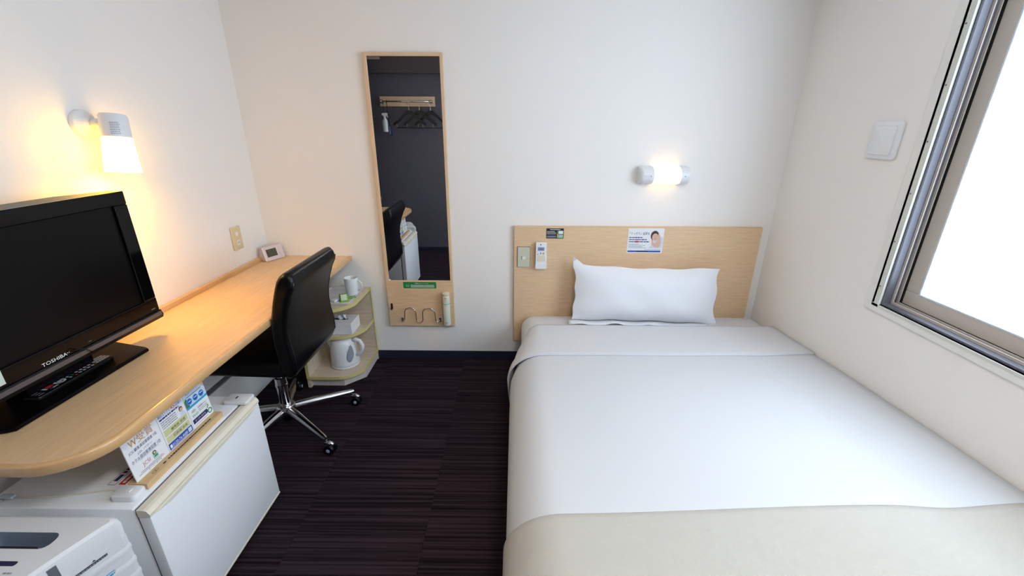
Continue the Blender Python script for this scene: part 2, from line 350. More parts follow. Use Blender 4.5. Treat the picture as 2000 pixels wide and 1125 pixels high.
for yy in (1.122, 1.127): lg.disc(yy, .8315, .0012, WHITEI)
lg.rect(1.44, 1.456, .834, .836, GREYI); lg.rect(1.19, 1.20, .833, .834, GREYI); lg.build(tv, 'logo_print')
bs = [(-1.303, .905), (-1.303, 1.335), (-1.32, 1.345), (-1.47, 1.385), (-1.505, 1.375), (-1.505, .865), (-1.47, .855), (-1.32, .895)]
obj('stand_base', MB().prism(bs, .7208, .7325, 'z', .003), mat('stand_black', (7, 7, 9), 0.35, spec=0.1), tv)
obj('stand_neck', MB().prism([(-1.385, 1.02), (-1.385, 1.22), (-1.43, 1.24), (-1.43, 1.0)], .7322, .83, 'z', .002), GLOSSB, tv)
obj('cable', MB().tube([(tx+.006, 1.125, .835), (tx+.02, 1.15, .832), (tx+.016, 1.175, .81), (tx-.02, 1.19, .775), (tx-.07, 1.20, .745)], .0013, 6), BLACKP, tv, True)
st = Print((tx+.0004, 0, 0), (0, 1, 0), (0, 0, 1), (1, 0, 0)); st.rect(.895, .957, .832, .874, mat('pale_green_paper', (206, 222, 208), 0.6))
st.lines(.90, .95, .862, .003, GREYI, seed=3); st.lines(.90, .95, .853, .003, GREYI, seed=4); st.build(tv, 'notice')
# remote
rm = thing('remote_control', 'black remote with coloured buttons on the television stand', 'remote control', (-1.385, 1.138, .733))
RMz = .7335
obj('body', MB().prism(rrect(-1.403, -1.353, 1.012, 1.262, .012), RMz, RMz+.013, 'z', .003), BLACKP, rm, 40)
rp = Print((-1.353, 1.012, RMz+.0132), (0, 1, 0), (-1, 0, 0), (0, 0, 1))
for k in range(3): rp.disc(.018+.011*k, .041-.001*k, .0038, GREENI)
rp.disc(.018+.033, .012, .0042, BLUEI)
for k in range(3): rp.lines(.012, .028, .008+.010*k, .002, BTN, seed=k)
rp.rect(.050, .068, .020, .032, REDI); rp.rect(.040, .046, .016, .044, BTN); rp.rect(.050, .066, .036, .042, BTN); rp.rect(.050, .07, .008, .014, BTN)
rp.ring(.088, .025, .009, .015, BTN); rp.disc(.088, .025, .006, BTN)
for k, m in enumerate((YEL, BLUEI, GREENI, REDI)): rp.disc(.120+.002*k, .042-.0105*k, .0036, m)
for k in range(3): rp.rect(.109, .114, .010+.011*k, .018+.011*k, BTN)
for i in range(4):
    for j in range(3): rp.disc(.140+.014*i, .012+.0125*j, .0042, BTN)
for i in range(5):
    for j in range(3): rp.rect(.197+.0095*i, .204+.0095*i, .010+.012*j, .018+.012*j, BTN)
rp.build(rm, 'button_print')

# ------------------------------------------------------------------ wall lamp over the desk
SC = Vector((XL+.001, 1.603, 1.478)); SH = Vector((-1.432, 1.614, 0))
sc = thing('wall_sconce', 'white wall lamp with a glowing shade above the television', 'wall lamp', SC)
obj('wall_plate', MB().lathe([(.047, 0), (.047, .012), (.043, .018), (.034, .021), (.030, .030), (.018, .037), (.004, .039)], SC, (1, 0, 0), 32), WHITEP, sc, 50)
obj('arm', MB().tube([SC+Vector((.03, 0, 0)), SC+Vector((.05, .004, .004)), SC+Vector((.075, .010, .006))], .014, 14), WHITEP, sc, True)
tl = Vector((.0, .13, 1)).normalized()
cap = obj('shade_cap', MB().lathe([(.043, 1.432-1.432), (.0425, .03), (.041, .072), (.036, .079), (.012, .082)], (SH.x, SH.y-.004, 1.432), tl, 36, 1.0, 1.0), WHITEP, sc, 45)
LGLOW = mat('lit_shade_warm', (255, 240, 200), 0.4, emis=(255, 192, 58), estr=SCONCE_E)
obj('bulb', MB().lathe([(.004, -.112), (.030, -.108), (.046, -.100), (.044, -.096)], (SH.x, SH.y-.004, 1.432), tl, 24), mat('lit_bulb_warm', (255, 240, 200), 0.4, emis=(255, 192, 58), estr=SCONCE_E*9), sc, True)
obj('lit_shade', MB().lathe([(.0515, -.120), (.0535, -.120), (.0435, -.0005), (.0415, -.0005), (.0495, -.1195)], (SH.x, SH.y-.004, 1.432), tl, 36, caps=False), LGLOW, sc, 45)
lb = Print((SH.x+.0435, SH.y-.030, 1.445), (0, 1, 0), (0, 0, 1), (1, 0, 0))
lp = MB()
def on_cap(a, z): return (SH.x+.0432*math.cos(a), SH.y-.004+.13*(z-1.432)+.0432*math.sin(a), z)
for k in range(7):
    z = 1.446+.006*k; rd = random.Random(k); a = -1.15
    while a < -.55:
        b2 = min(a+rd.uniform(.05, .14), -.5); lp.add([on_cap(a, z), on_cap(b2, z), on_cap(b2, z+.0022), on_cap(a, z+.0022)], [(0, 1, 2, 3)]); a = b2+.03
obj('label_print', lp, GREYI, sc)

# ------------------------------------------------------------------ wall lamp over the bed
bl = thing('bed_lamp', 'small horizontal wall lamp glowing above the headboard', 'wall lamp', (.84, D-.001, 1.22))
def capsec(x, k): return [(x, D-.001-k*.082*math.sin(math.pi*i/14)**.75, 1.22+k**.3*.051*math.cos(math.pi*i/14)) for i in range(15)]
obj('end_cap', MB().loft([capsec(.700, .72), capsec(.708, .93), capsec(.72, 1), capsec(.775, 1.02)]), WHITEP, bl, 40)
obj('end_cap', MB().loft([capsec(.928, 1.02), capsec(.97, 1), capsec(.98, .93), capsec(.987, .72)]), WHITEP, bl, 40)
obj('lit_tube', MB().loft([capsec(.7752, .97), capsec(.9278, .97)]), mat('lit_tube_warm', (255, 248, 226), 0.4, emis=(255, 196, 120), estr=BEDLAMP_E), bl, 40)
for x in (.757, .947): obj('screw', MB().lathe([(.003, 0), (.003, .002)], (x, D-.0845, 1.22), (0, -1, 0), 8), GREYI, bl)

# ------------------------------------------------------------------ mirror board
MX0, MX1, MZ0, MZ1, MY = -.816, -.393, .254, 1.840, D-.025
mr = thing('wall_mirror', 'tall narrow mirror in a light wooden board with hooks below', 'mirror', (-.605, D-.001, MZ0))
gx0, gx1, gz0, gz1 = -.797, -.409, .567, 1.823
obj('backboard', MB().box(MX0+.003, MX1-.003, D-.0095, D-.001, MZ0+.003, MZ1-.003), WOODZ, mr)
obj('frame_stile', MB().box(MX0, gx0, MY, D-.001, gz0, MZ1, .001), WOODZ, mr)
obj('frame_stile', MB().box(gx1, MX1, MY, D-.001, gz0, MZ1, .001), WOODZ, mr)
obj('frame_rail', MB().box(gx0, gx1, MY, D-.001, gz1, MZ1, .001), WOODX, mr)
obj('lower_board', MB().box(MX0, MX1, MY, D-.001, MZ0, gz0, .001), WOODX, mr)
obj('mirror_glass', MB().box(gx0-.0, gx1, MY+.006, MY+.010, gz0, gz1), MIRROR, mr)
obj('clip', MB().box(gx0+.003, gx0+.07, MY+.004, MY+.006, gz1-.016, gz1-.002, .0005), mat('dull_metal', (120, 110, 104), 0.4, metal=.6), mr)
obj('clip', MB().box(gx0, gx0+.008, MY-.001, MY+.006, gz0-.002, gz0+.006, .0005), WHITEP, mr)
gs = Print((-.708, MY, .516), (1, 0, 0), (0, 0, 1), (0, -1, 0)); gs.poly(rrect(0, .209, 0, .043, .004), GREENI)
gs.text('掃除はキンウイルス', .076, .029, .008, WHITEI, .084); gs.ring(.028, .020, .0085, .010, MINTI, 2); gs.text('eco', .016, .013, .006, WHITEI, .022)
for k in range(3): gs.lines(.048, .196, .020-.0065*k, .0032, WHITEI, seed=k+20)
gs.build(mr, 'sticker_print')
hk = []
def add(p): hk.append((p[0], MY-.022, p[1]))
for p in [(-.727, .292)]+[(-.712, .31)]: add(p)
xA, xB, xC, xD = -.709, -.637, -.594, -.514
for i in range(13): a = math.pi*(1-i/12); add(((xA+xB)/2+.036*math.cos(a), .358+.034*math.sin(a)))
for i in range(1, 12): a = math.pi*(1+i/11); add(((xB+xC)/2+.0215*math.cos(a), .312+.0235*math.sin(a)))
for i in range(13): a = math.pi*(1-i/12); add(((xC+xD)/2+.040*math.cos(a), .354+.036*math.sin(a)))
for p in [(-.512, .312), (-.505, .294), (-.491, .292)]: add(p)
hk = [(-.727, MY, .294), (-.727, MY-.018, .292)]+hk[1:]+[(-.489, MY, .294)]
obj('wavy_hook', MB().tube(hk, .0032, 8), CHROME, mr, True)
for x in (-.731, -.487): obj('hook_mount', MB().box(x-.007, x+.007, MY-.006, MY, .286, .314, .002), CHROME, mr)
obj('single_hook', MB().box(-.799, -.787, MY-.004, MY, .375, .412, .0015).box(-.797, -.789, MY-.016, MY-.002, .372, .379, .002).box(-.797, -.789, MY-.016, MY-.011, .377, .392, .002), mat('dark_steel', (70, 62, 66), 0.3, metal=.8), mr)
# spray can hanging on the board
sp = thing('spray_can', 'slim pale aerosol can with a green stripe on the mirror board', 'spray can', (-.437, MY-.024, .278))
c0 = (-.437, MY-.026, .278)
obj('can', MB().lathe([(.020, 0), (.0225, .002), (.0225, .152), (.020, .156)], c0, n=24), mat('pale_mint_can', (216, 222, 204), 0.35), sp, 40)
obj('cap', MB().lathe([(.0205, .156), (.0225, .158), (.0225, .196), (.020, .200), (.017, .203), (.0225, .206), (.0235, .217), (.016, .2195)], c0, n=24), mat('pale_cream_cap', (222, 220, 196), 0.35), sp, 40)
obj('stripe', MB().lathe([(.0227, .147), (.0227, .152)], c0, n=24), mat('mint_green', (88, 196, 150), 0.4), sp, True)
sp_p = MB()
for (zz, hh, ww) in ((.134, .010, .12), (.020, .004, .55), (.196-.008, .004, .5)):
    for a in [-math.pi/2-ww/2+ww*i/4 for i in range(4)]:
        q = lambda t, z: (c0[0]+.0229*math.cos(t), c0[1]+.0229*math.sin(t), c0[2]+z)
        sp_p.add([q(a, zz), q(a+ww/5, zz), q(a+ww/5, zz+hh), q(a, zz+hh)], [(0, 1, 2, 3)])
obj('print', sp_p, GREYG, sp, kind='stuff')
obj('holder', MB().box(-.449, -.425, MY-.0045, MY-.0002, .30, .34, .001), WHITEP, sp)

# ------------------------------------------------------------------ headboard and what is on it
HY = D-.025
hb = thing('headboard', 'wide light wooden headboard on the wall behind the bed', 'headboard', (.73, D-.001, .154))
obj('panel', MB().box(-.009, 1.476, HY, D-.001, .154, .917, .0012), WOODX, hb)
obj('edge_strip', MB().box(-.009, 1.476, HY+.001, D-.001, .9172, .9185), WOODE, hb)
sw = thing('light_switch', 'pale switch plate with a dark rim on the headboard', 'switch', (.05, HY, .665))
obj('rim', MB().prism(rrect(.0105, .0895, .663, .794, .005), HY-.003, HY-.0003, 'y'), mat('rim_olive', (96, 92, 74), 0.5), sw)
obj('plate', MB().prism(rrect(.0125, .0875, .665, .792, .004), HY-.009, HY-.003, 'y', .002), PLATEG, sw)
obj('rocker', MB().box(.041, .062, HY-.012, HY-.009, .716, .734, .001), WHITEP, sw)
obj('rocker_side', MB().box(.034, .040, HY-.010, HY-.009, .714, .736), GREYI, sw)
ac = thing('aircon_remote', 'white air conditioner remote with a small display on the headboard', 'remote control', (.156, HY, .66))
obj('holder', MB().prism(rrect(.122, .190, .662, .745, .006), HY-.008, HY-.0003, 'y', .002), WHITEP, ac)
obj('body', MB().prism(rrect(.122, .187, .668, .826, .007), HY-.030, HY-.0082, 'y', .003), WHITEP, ac)
obj('holder_front', MB().prism(rrect(.121, .190, .662, .694, .005), HY-.034, HY-.0305, 'y', .001), WHITEP, ac)
ap = Print((.122, HY-.0303, .668), (1, 0, 0), (0, 0, 1), (0, -1, 0)); ap.rect(.012, .052, .108, .130, mat('lcd_blue_grey', (146, 160, 184), 0.3)); ap.rect(.018, .046, .113, .124, mat('lcd_dark', (112, 126, 156), 0.3), 2)
ap.disc(.030, .146, .0035, BLACK); ap.disc(.046, .091, .0065, mat('amber_button', (208, 176, 84), .4)); ap.rect(.026, .033, .086, .098, GREYI); ap.rect(.008, .018, .084, .088, GREYI); ap.rect(.008, .056, .040, .078, CREAM); ap.build(ac, 'button_print')
bk = thing('notice_sticker', 'small black notice card with coloured print on the headboard', 'sticker', (.236, HY, .845))
obj('card', MB().prism(rrect(.184, .289, .845, .907, .004), HY-.0012, HY-.0002, 'y'), mat('sticker_black', (26, 18, 22), 0.4), bk)
kp = Print((.184, HY-.0012, .845), (1, 0, 0), (0, 0, 1), (0, -1, 0)); kp.lines(.022, .084, .053, .004, WHITEI, seed=1)
for k, m in enumerate((WHITEI, WHITEI, KHAKI, BLUEI, WHITEI, GREYI)): kp.lines(.004, .058 if k else .05, .042-.0075*k, .003, m, seed=k+5)
kp.rect(.064, .072, .004, .048, GREENI); kp.rect(.073, .101, .004, .024, MINTI); kp.rect(.073, .101, .028, .048, PAPER); kp.rect(.064, .072, .006, .03, ORANGEI, 2); kp.build(bk)
po = thing('sleep_poster', 'white printed card with a sleeping woman on the headboard', 'poster', (.784, HY, .759))
obj('card', MB().box(.677, .891, HY-.0012, HY-.0002, .759, .911), PAPER, po)
pp = Print((.677, HY-.0012, .759), (1, 0, 0), (0, 0, 1), (0, -1, 0))
pp.rect(.005, .205, .005, .015, BLUEI); pp.rect(.06, .13, .006, .014, INDIGO, 2)
pp.text('「ぐっすり」品質を', .010, .112, .017, INDIGO, .118)
for k, (v, e) in enumerate(((.093, .09), (.080, .115), (.067, .130))): pp.lines(.008, e, v, .006, NAVYI, seed=k+30)
pp.rect(.045, .068, .0655, .0745, REDI, 3)
for k, v in enumerate((.053, .046, .038, .031)): pp.lines(.008, (.07, .11, .09, .115)[k], v, .003, GREYI, seed=k+40)
pp.lines(.105, .205, .020, .003, GREYI, seed=50)
pp.poly([(.13, .03), (.21, .03), (.212, .10), (.17, .09)], PALEI)
pp.poly([(.141, .085), (.146, .052), (.165, .036), (.192, .034), (.200, .06), (.196, .10), (.188, .112), (.181, .09), (.170, .062), (.158, .060), (.150, .085)], SKINI, 2)
pp.disc(.160, .108, .0245, HAIRI, 3, 18, .030); pp.disc(.163, .099, .0185, SKINI, 4, 18, .023)
pp.poly([(.180, .128), (.196, .10), (.199, .06), (.186, .055), (.180, .09)], SKINI, 5)
pp.rect(.153, .160, .102, .1035, HAIRI, 6); pp.rect(.167, .174, .105, .1065, HAIRI, 6); pp.rect(.160, .170, .087, .089, REDI, 6); pp.poly([(.163, .094), (.167, .094), (.165, .100)], ORANGEI, 6)
pp.build(po)

# ------------------------------------------------------------------ bed
bed = thing('bed', 'wide low bed with white covers and a cream throw at its foot', 'bed', (.76, 1.5, 0))
obj('bed_base', MB().box(.05, 1.51, .52, 2.50, 0, .13, .01), mat('bed_base_cloth', (70, 62, 60), 0.9), bed)
def topz(x, y):
    k = max(0, min(1, (2.30-y)/1.35))
    base = .350+.020*max(0, min(1, (2.15-y)/.9))+.004*math.sin(x*5.1+y*3.3)*min(1, max(0, (2.2-y)/.4))
    return base+k*(.074*max(0, x)/1.53-.016*math.exp(-((x-1.27)/.12)**2))
def mat_sec(y, k):
    zt = .350*k+.13*(1-k); x0, x1, r = .040+.02*(1-k), 1.526, .085
    pts = [(x0+.012, .13), (x0, .20)]+[(x0+r+r*math.cos(math.radians(180-10*i)), zt-r+r*math.sin(math.radians(10*i))) for i in range(10)]
    pts += [(x0+.3, zt+.003), (.8, zt+.004), (1.35, zt+.002)]+[(x1-.05+.05*math.sin(math.radians(15*i)), zt-.05+.05*math.cos(math.radians(15*i))) for i in range(7)]+[(x1, .13)]
    return [(x, y, z) for x, z in pts]
ysec = [(.525, .55), (.54, .86), (.57, .97), (.62, 1), (1.5, 1), (2.44, 1), (2.49, .98), (2.515, .93), (2.5255, .80)]
obj('mattress', MB().loft([mat_sec(y, k) for y, k in ysec]), LINEN, bed, 60)
def cover_sec(y, off, xl, zb, xr=1.528):
    """cross-section of a cover: over the bed top from the wall, round the left edge and down to zb; grows outward by off"""
    pts = []; n = 34
    for i in range(n+1):
        x = xr-(xr-.15)*i/n; pts.append((x, y, topz(x, y)+off))
    z0 = topz(.15, y)+off; rx = .15-xl; rz = .15
    for i in range(1, 13):
        a = math.radians(90*i/12); pts.append((.15-rx*math.sin(a), y, z0-rz*(1-math.cos(a))))
    zs = z0-rz
    for i in range(1, 9):
        t = i/8; wv = .006*math.sin(y*19+t*2.2)*t+.004*math.sin(y*41+1)*t
        pts.append((xl+wv+.012*t, y, zs+(zb-zs)*t))
    return pts
yd = [2.275-i*(2.275-.50)/60 for i in range(61)]
def duvet_left(y):
    t = max(0, min(1, (2.28-y)/.40)); return .062-.084*t
def zbot(y):
    return .30-.24*max(0, min(1, (2.28-y)/.45))
grid = [cover_sec(y, .010, duvet_left(y)+.006, zbot(y)) for y in yd]
obj('duvet', MB().sheet(grid, .007), LINENB, bed, True)
yt = [2.305-i*(2.305-1.940)/24 for i in range(25)]
def flapz(y): t = (2.305-y)/.365; return .266-.206*t+.008*math.sin(t*14)
def flapx(y): t = (2.305-y)/.365; return .050-.086*t-.003*math.sin(t*17)
grid = [cover_sec(y, .0215, flapx(y), flapz(y)) for y in yt]
obj('turned_down_sheet', MB().sheet(grid, .006), LINEN, bed, True)
obj('hem', MB().tube([(p[0], p[1]-.001, p[2]-.001) for p in grid[-1]], .0045, 6), LINEN, bed, True)
gh = cover_sec(1.962, .0225, flapx(1.962)-.001, flapz(1.962))
obj('stitch_line', MB().tube(gh, .0014, 5), LINEN, bed, True)
yr_ = [.955-i*(.955-.49)/22 for i in range(23)]
grid = [cover_sec(y+.012*0, .019, duvet_left(y)-.003, .05) for y in yr_]
obj('foot_throw', MB().sheet(grid, .006), RUNNER, bed, True)
# pillow
pl = MB(); NU, NV = 44, 24
def pil(u, v, side):
    W, H = .435, .172
    x = u*W*(1-.050*(1-u*u)*0-.030*math.cos(v*math.pi/2)); z = v*H*(1-.085*math.cos(u*math.pi/2)*(1 if v > 0 else .35))+.003*math.sin(u*11)*abs(v)
    x += .010*math.sin(v*5+1)*max(0, u)**2-.004*math.sin(v*9)*max(0, -u)**2+.012*max(0, u)**3*max(0, -v)
    t = .070*(1-abs(u)**4)*(1-abs(v)**3.2)
    if u < -.86 and v > .80: z += .040*((-u-.86)/.14)*((v-.80)/.20); x -= .006
    t += .004*math.sin(u*9+v*4)*(1-u*u)*(1-v*v)
    return Vector((x, side*t-.004, z))
Mp = Matrix.Translation((.783, 2.418, .532)) @ Matrix.Rotation(math.radians(-9), 4, 'X') @ Matrix.Rotation(math.radians(1.4), 4, 'Y')
vs = []; fs = []
for side in (-1, 1):
    for i in range(NU+1):
        for j in range(NV+1): vs.append(Mp @ pil(-1+2*i/NU, -1+2*j/NV, side))
o = (NU+1)*(NV+1)
for i in range(NU):
    for j in range(NV):
        a = i*(NV+1)+j; fs.append((a, a+NV+1, a+NV+2, a+1)); fs.append((o+a, o+a+1, o+a+NV+2, o+a+NV+1))
pl.add(vs, fs)
bmp = bmesh.new(); mp_ = bpy.data.meshes.new('tmp'); mp_.from_pydata(pl.v, [], pl.f); bmp.from_mesh(mp_); bmesh.ops.remove_doubles(bmp, verts=bmp.verts[:], dist=.0005); bpy.data.meshes.remove(mp_)
pw = thing('pillow', 'plump white pillow propped against the headboard', 'pillow', (.783, 2.40, .36))
obj('pillowcase', MB().bm(bmp), PILLOWC, pw, 55)
hem_g = [[Mp @ (pil(max(-1, min(1, u)), -1, 1)+Vector((.02*(u if abs(u) > 1 else 0), -.004-.05*t-.006*math.sin(u*6)*t, -.002-.012*t+.006*math.sin(u*14+1)*t))) for u in [-1.05+2.1*i/36 for i in range(37)]] for t in (0, .5, 1)]
obj('case_flap', MB().sheet(hem_g, .002), PILLOWC, pw, True)

# ------------------------------------------------------------------ right wall vent cover
vc = thing('vent_cover', 'square white vent cover on the wall beside the window', 'vent cover', (XR-.001, 1.892, 1.355))
obj('frame', MB().prism(rrect(1.815, 1.970, 1.355, 1.505, .016), XR-.012, XR-.001, 'x', .004), WHITEP, vc, 40)
obj('panel', MB().prism(rrect(1.836, 1.950, 1.372, 1.486, .006), XR-.018, XR-.0125, 'x', .002), WHITEP, vc, 40)
# left wall socket
so = thing('wall_socket', 'yellowed socket plate on the wall above the desk', 'socket', (XL+.001, 2.281, .833))
obj('plate', MB().prism(rrect(2.241, 2.321, .833, .960, .006), XL+.001, XL+.009, 'x', .003), PLATEY, so, 40)
obj('jack', MB().box(XL+.009, XL+.0115, 2.269, 2.289, .910, .930, .001), WHITEP, so)
obj('outlet', MB().box(XL+.009, XL+.011, 2.268, 2.294, .858, .886, .001), WHITEP, so)
for y in (2.276, 2.285): obj('slot', MB().box(XL+.0108, XL+.0114, y, y+.002, .866, .879), BLACK, so)
# clock in the corner of the desk
ck = thing('desk_clock', 'small silver digital clock in the corner of the desk', 'clock', (-1.478, 2.47, .7205))
def ckm(mb): # local box: width along its own x, faces -y, tilted; then turned to face the chair
    M = Matrix.Translation((-1.474, 2.476, .7208)) @ Matrix.Rotation(math.radians(66), 4, 'Z')
    mb.v = [tuple(M @ Vector(v)) for v in mb.v]; return mb
cw, ch = .064, .086; tlx = .020
obj('body', ckm(MB().prism([(-.028, 0), (.030, 0), (.026, .05), (.008, ch-.004), (-.006, ch-.004)], -cw+.003, cw-.003, 'x', .004)), mat('silver_plastic', (206, 196, 200), 0.35, metal=.2), ck)
def ckface(u0, u1, v0, v1, d, bev=0):
    """slab on the tilted front face; u across, v up the face"""
    mb = MB().box(u0, u1, -d, 0, v0, v1, bev); a = math.atan2(.022, ch); cs_, sn = math.cos(a), math.sin(a)
    mb.v = [(x, -.0285+y*cs_+z*sn, z*cs_-y*sn*-1*-1 if False else z*cs_+y*(-sn)*-1*0+z*0) for x, y, z in mb.v]; return ckm(mb)
obj('bezel', ckface(-cw, cw, .001, ch, .006, .003), mat('pink_silver', (222, 210, 216), 0.3, metal=.2), ck)
obj('display', ckface(-.046, .020, .024, .070, .0072), mat('lcd_olive', (78, 78, 62), 0.25), ck)
for k in range(4): obj('button', ckface(.030, .044, .014+.016*k, .024+.016*k, .0085, .002), mat('silver_button', (212, 208, 210), 0.3, metal=.3), ck)

# ------------------------------------------------------------------ corner shelf unit
su = thing('corner_shelf', 'pale wooden corner shelf unit with yellow edges by the desk', 'shelf', (-1.08, 2.38, 0))
def shelf_out(yf, xr, r, ins=0):
    return [(-1.222, yf+ins)]+[(xr-r-.05, yf+ins)]+arc(xr-r, yf+r, r-ins, -80, -10, 10)+[(xr-ins, yf+r+.10), (xr-ins, 2.535)]
def shelf(z, yf, xr, r, th=.018):
    p = shelf_out(yf, xr, r, .002); obj('shelf_board', MB().prism(p+[(-1.222, 2.535)], z-th, z, 'z'), SHELFW, su)
    q = shelf_out(yf, xr, r, 0); mb = MB(); mb.loft([[(b[0], b[1], z-th-.0005), (a[0], a[1], z-th-.0005), (a[0], a[1], z+.0006), (b[0], b[1], z+.0006)] for a, b in zip(q, shelf_out(yf, xr, r, .0025))]); obj('edge_strip', mb, YEL, su)
shelf(.518, 2.17, -.925, .15); shelf(.298, 2.27, -.925, .17); shelf(.078, 2.182, -.920, .15)
obj('back_panel', MB().box(-1.222, -.923, 2.5352, D-.0085, 0, .518), SHELFW, su)
obj('edge_strip', MB().box(-.9229, -.9195, 2.532, D-.0085, .0605, .5186), YEL, su)
obj('side_panel', MB().box(-1.240, -1.222, 2.19, D-.0085, 0, .518), SHELFW, su)
obj('edge_strip', MB().box(-1.240, -1.222, 2.1865, 2.19, .06, .518), YEL, su)
obj('plinth', MB().prism([(-1.222, 2.215), (-1.03, 2.215), (-.930, 2.315), (-.930, 2.535), (-1.222, 2.535)], 0, .0595, 'z'), mat('plinth_pale', (208, 200, 192), 0.5, var=(16, .06, (1, 4, 5))), su)
# tray, mug, tea packets, tissue box, kettle
ty = thing('tea_tray', 'white rectangular tray on the top shelf', 'tray', (-1.05, 2.38, .5188))
tm = MB(); tx0, tx1, tya, tyb, tz = -1.16, -.950, 2.245, 2.512, .5190
tm.loft([[(x, y, z) for x, y in rrect(a0, a1, b0, b1, r_)] for a0, a1, b0, b1, r_, z in ((tx0+.006, tx1-.006, tya+.006, tyb-.006, .008, tz), (tx0, tx1, tya, tyb, .010, tz+.011), (tx0+.003, tx1-.003, tya+.003, tyb-.003, .008, tz+.011), (tx0+.009, tx1-.009, tya+.009, tyb-.009, .006, tz+.003))])
obj('tray_body', tm, WHITEP, ty, 30)
mg = thing('mug', 'white mug standing on the tray', 'mug', (-.985, 2.405, .523)); mc = (-.985, 2.405, .5225)
obj('cup', MB().lathe([(.030, 0), (.034, .002), (.0365, .03), (.0395, .104), (.0385, .106), (.0355, .103), (.033, .03), (.028, .008), (.004, .007)], mc, n=28), CERAM, mg, 50)
obj('handle', MB().tube([(mc[0]+.0375*1, mc[1]-.004, mc[2]+.085), (mc[0]+.052, mc[1]-.008, mc[2]+.088), (mc[0]+.064, mc[1]-.010, mc[2]+.074), (mc[0]+.066, mc[1]-.010, mc[2]+.055), (mc[0]+.056, mc[1]-.008, mc[2]+.036), (mc[0]+.0355, mc[1]-.004, mc[2]+.028)], .0045, 10), CERAM, mg, True)
def packet(name, label, m, c, rz, tilt, w_, h_, lm=None):
    t = thing(name, label, 'tea packet', c); mb = MB(); M = Matrix.Translation(c) @ Matrix.Rotation(math.radians(rz), 4, 'Z') @ Matrix.Rotation(math.radians(tilt), 4, 'X')
    n = 8; g = []
    for i in range(n+1):
        row = []
        for j in range(n+1):
            u, v = -1+2*i/n, -1+2*j/n; b2 = .005*((1-u**4)*(1-v**4))**.5; row.append(M @ Vector((u*w_/2, v*h_/2, .006+b2)))
        g.append(row)
    mb.sheet(g, .005); obj('wrapper', mb, m, t, True)
    if lm: 
        g2 = [[M @ Vector((u*w_*.34, v*h_*.34, .0118+.001*(1-u*u))) for v in (-1, 0, 1)] for u in (-1, 0, 1)]
        q = MB(); q.sheet(g2, .0005); obj('label', q, lm, t)
LGREEN = mat('leaf_green', (120, 178, 62), 0.4)
packet('tea_packet', 'green tea packet with a pale label leaning on the tray', LGREEN, (-.998, 2.302, .535), 24, 38, .048, .058, mat('pale_label', (216, 226, 196), .5))
packet('tea_packet', 'white sachet lying at the left end of the tray', WHITEP, (-1.045, 2.31, .5235), -30, 4, .05, .07)
packet('tea_packet', 'narrow bright green stick packet beside the mug', mat('stick_green', (96, 176, 44), .35), (-.967, 2.335, .5235), -62, 3, .018, .052)
tb = thing('tissue_box', 'white tissue box on the middle shelf', 'tissue box', (-1.05, 2.37, .2988))
bx0, bx1, by0, by1 = -1.165, -.980, 2.305, 2.445
obj('carton', MB().box(bx0, bx1, by0, by1, .2988, .3700, .002), PAPER, tb)
obj('slot', MB().prism([(-1.07+.05*math.cos(a*math.pi/8), 2.375+.012*math.sin(a*math.pi/8)) for a in range(16)], .3701, .3706, 'z'), mat('slot_dark', (58, 62, 74), .7), tb)
tg = []
for i in range(7):
    row = []
    for j in range(5):
        u, v = i/6-.5, j/4; row.append((-1.055+u*(.062-.02*v), 2.372+.010*math.sin(u*9+v*3)-.006*v, .3695+.038*v*(1-1.1*u*u)+.008*u*v))
    tg.append(row)
obj('tissue', MB().sheet(tg, .001), WHITEI, tb, True)
kt = thing('kettle', 'white electric kettle with a grey water window on the bottom shelf', 'kettle', (-1.06, 2.345, .0788)); kc = (-1.062, 2.345, .0790)
obj('body', MB().lathe([(.080, 0), (.086, .004), (.086, .016), (.080, .022), (.082, .026), (.080, .09), (.073, .150), (.066, .172), (.055, .182), (.01, .187)], kc, n=36), WHITEP, kt, 40)
obj('base_ring', MB().lathe([(.0865, .0165), (.0868, .018), (.0868, .021), (.0862, .0222)], kc, n=36), mat('kettle_seam', (196, 202, 208), .4), kt, True)
wdw = []
for i in range(13):
    row = []
    for j in range(9):
        v = i/12; ww = .62*math.sin(math.pi*(v*.93+.04))**.7*(1.05-.35*v); a = math.radians(-42)+ww*(j/8-.5)+.25*(v-.5)
        zz = .045+.105*v; rr = (.0815 if zz < .09 else .080-.0072*((zz-.09)/.06))+.0018; row.append((kc[0]+rr*math.cos(a), kc[1]+rr*math.sin(a), kc[2]+zz))
    wdw.append(row)
obj('water_window', MB().sheet(wdw, .001), mat('window_grey', (150, 158, 168), 0.25), kt, True)
hp = [(.062, .168), (.086, .176), (.112, .166), (.126, .138), (.122, .106), (.104, .082), (.080, .070)]
ka = math.radians(-8); obj('handle', MB().tube([(kc[0]+r_*math.cos(ka), kc[1]+r_*math.sin(ka), kc[2]+z_) for r_, z_ in hp], .012, 12), WHITEP, kt, True)
obj('spout', MB().loft([[(kc[0]-.066+.012*0, kc[1]-.024, kc[2]+.10), (kc[0]-.066, kc[1]+.024, kc[2]+.10), (kc[0]-.082, kc[1], kc[2]+.105)], [(kc[0]-.055, kc[1]-.030, kc[2]+.176), (kc[0]-.055, kc[1]+.030, kc[2]+.176), (kc[0]-.118, kc[1], kc[2]+.186)]]), WHITEP, kt)

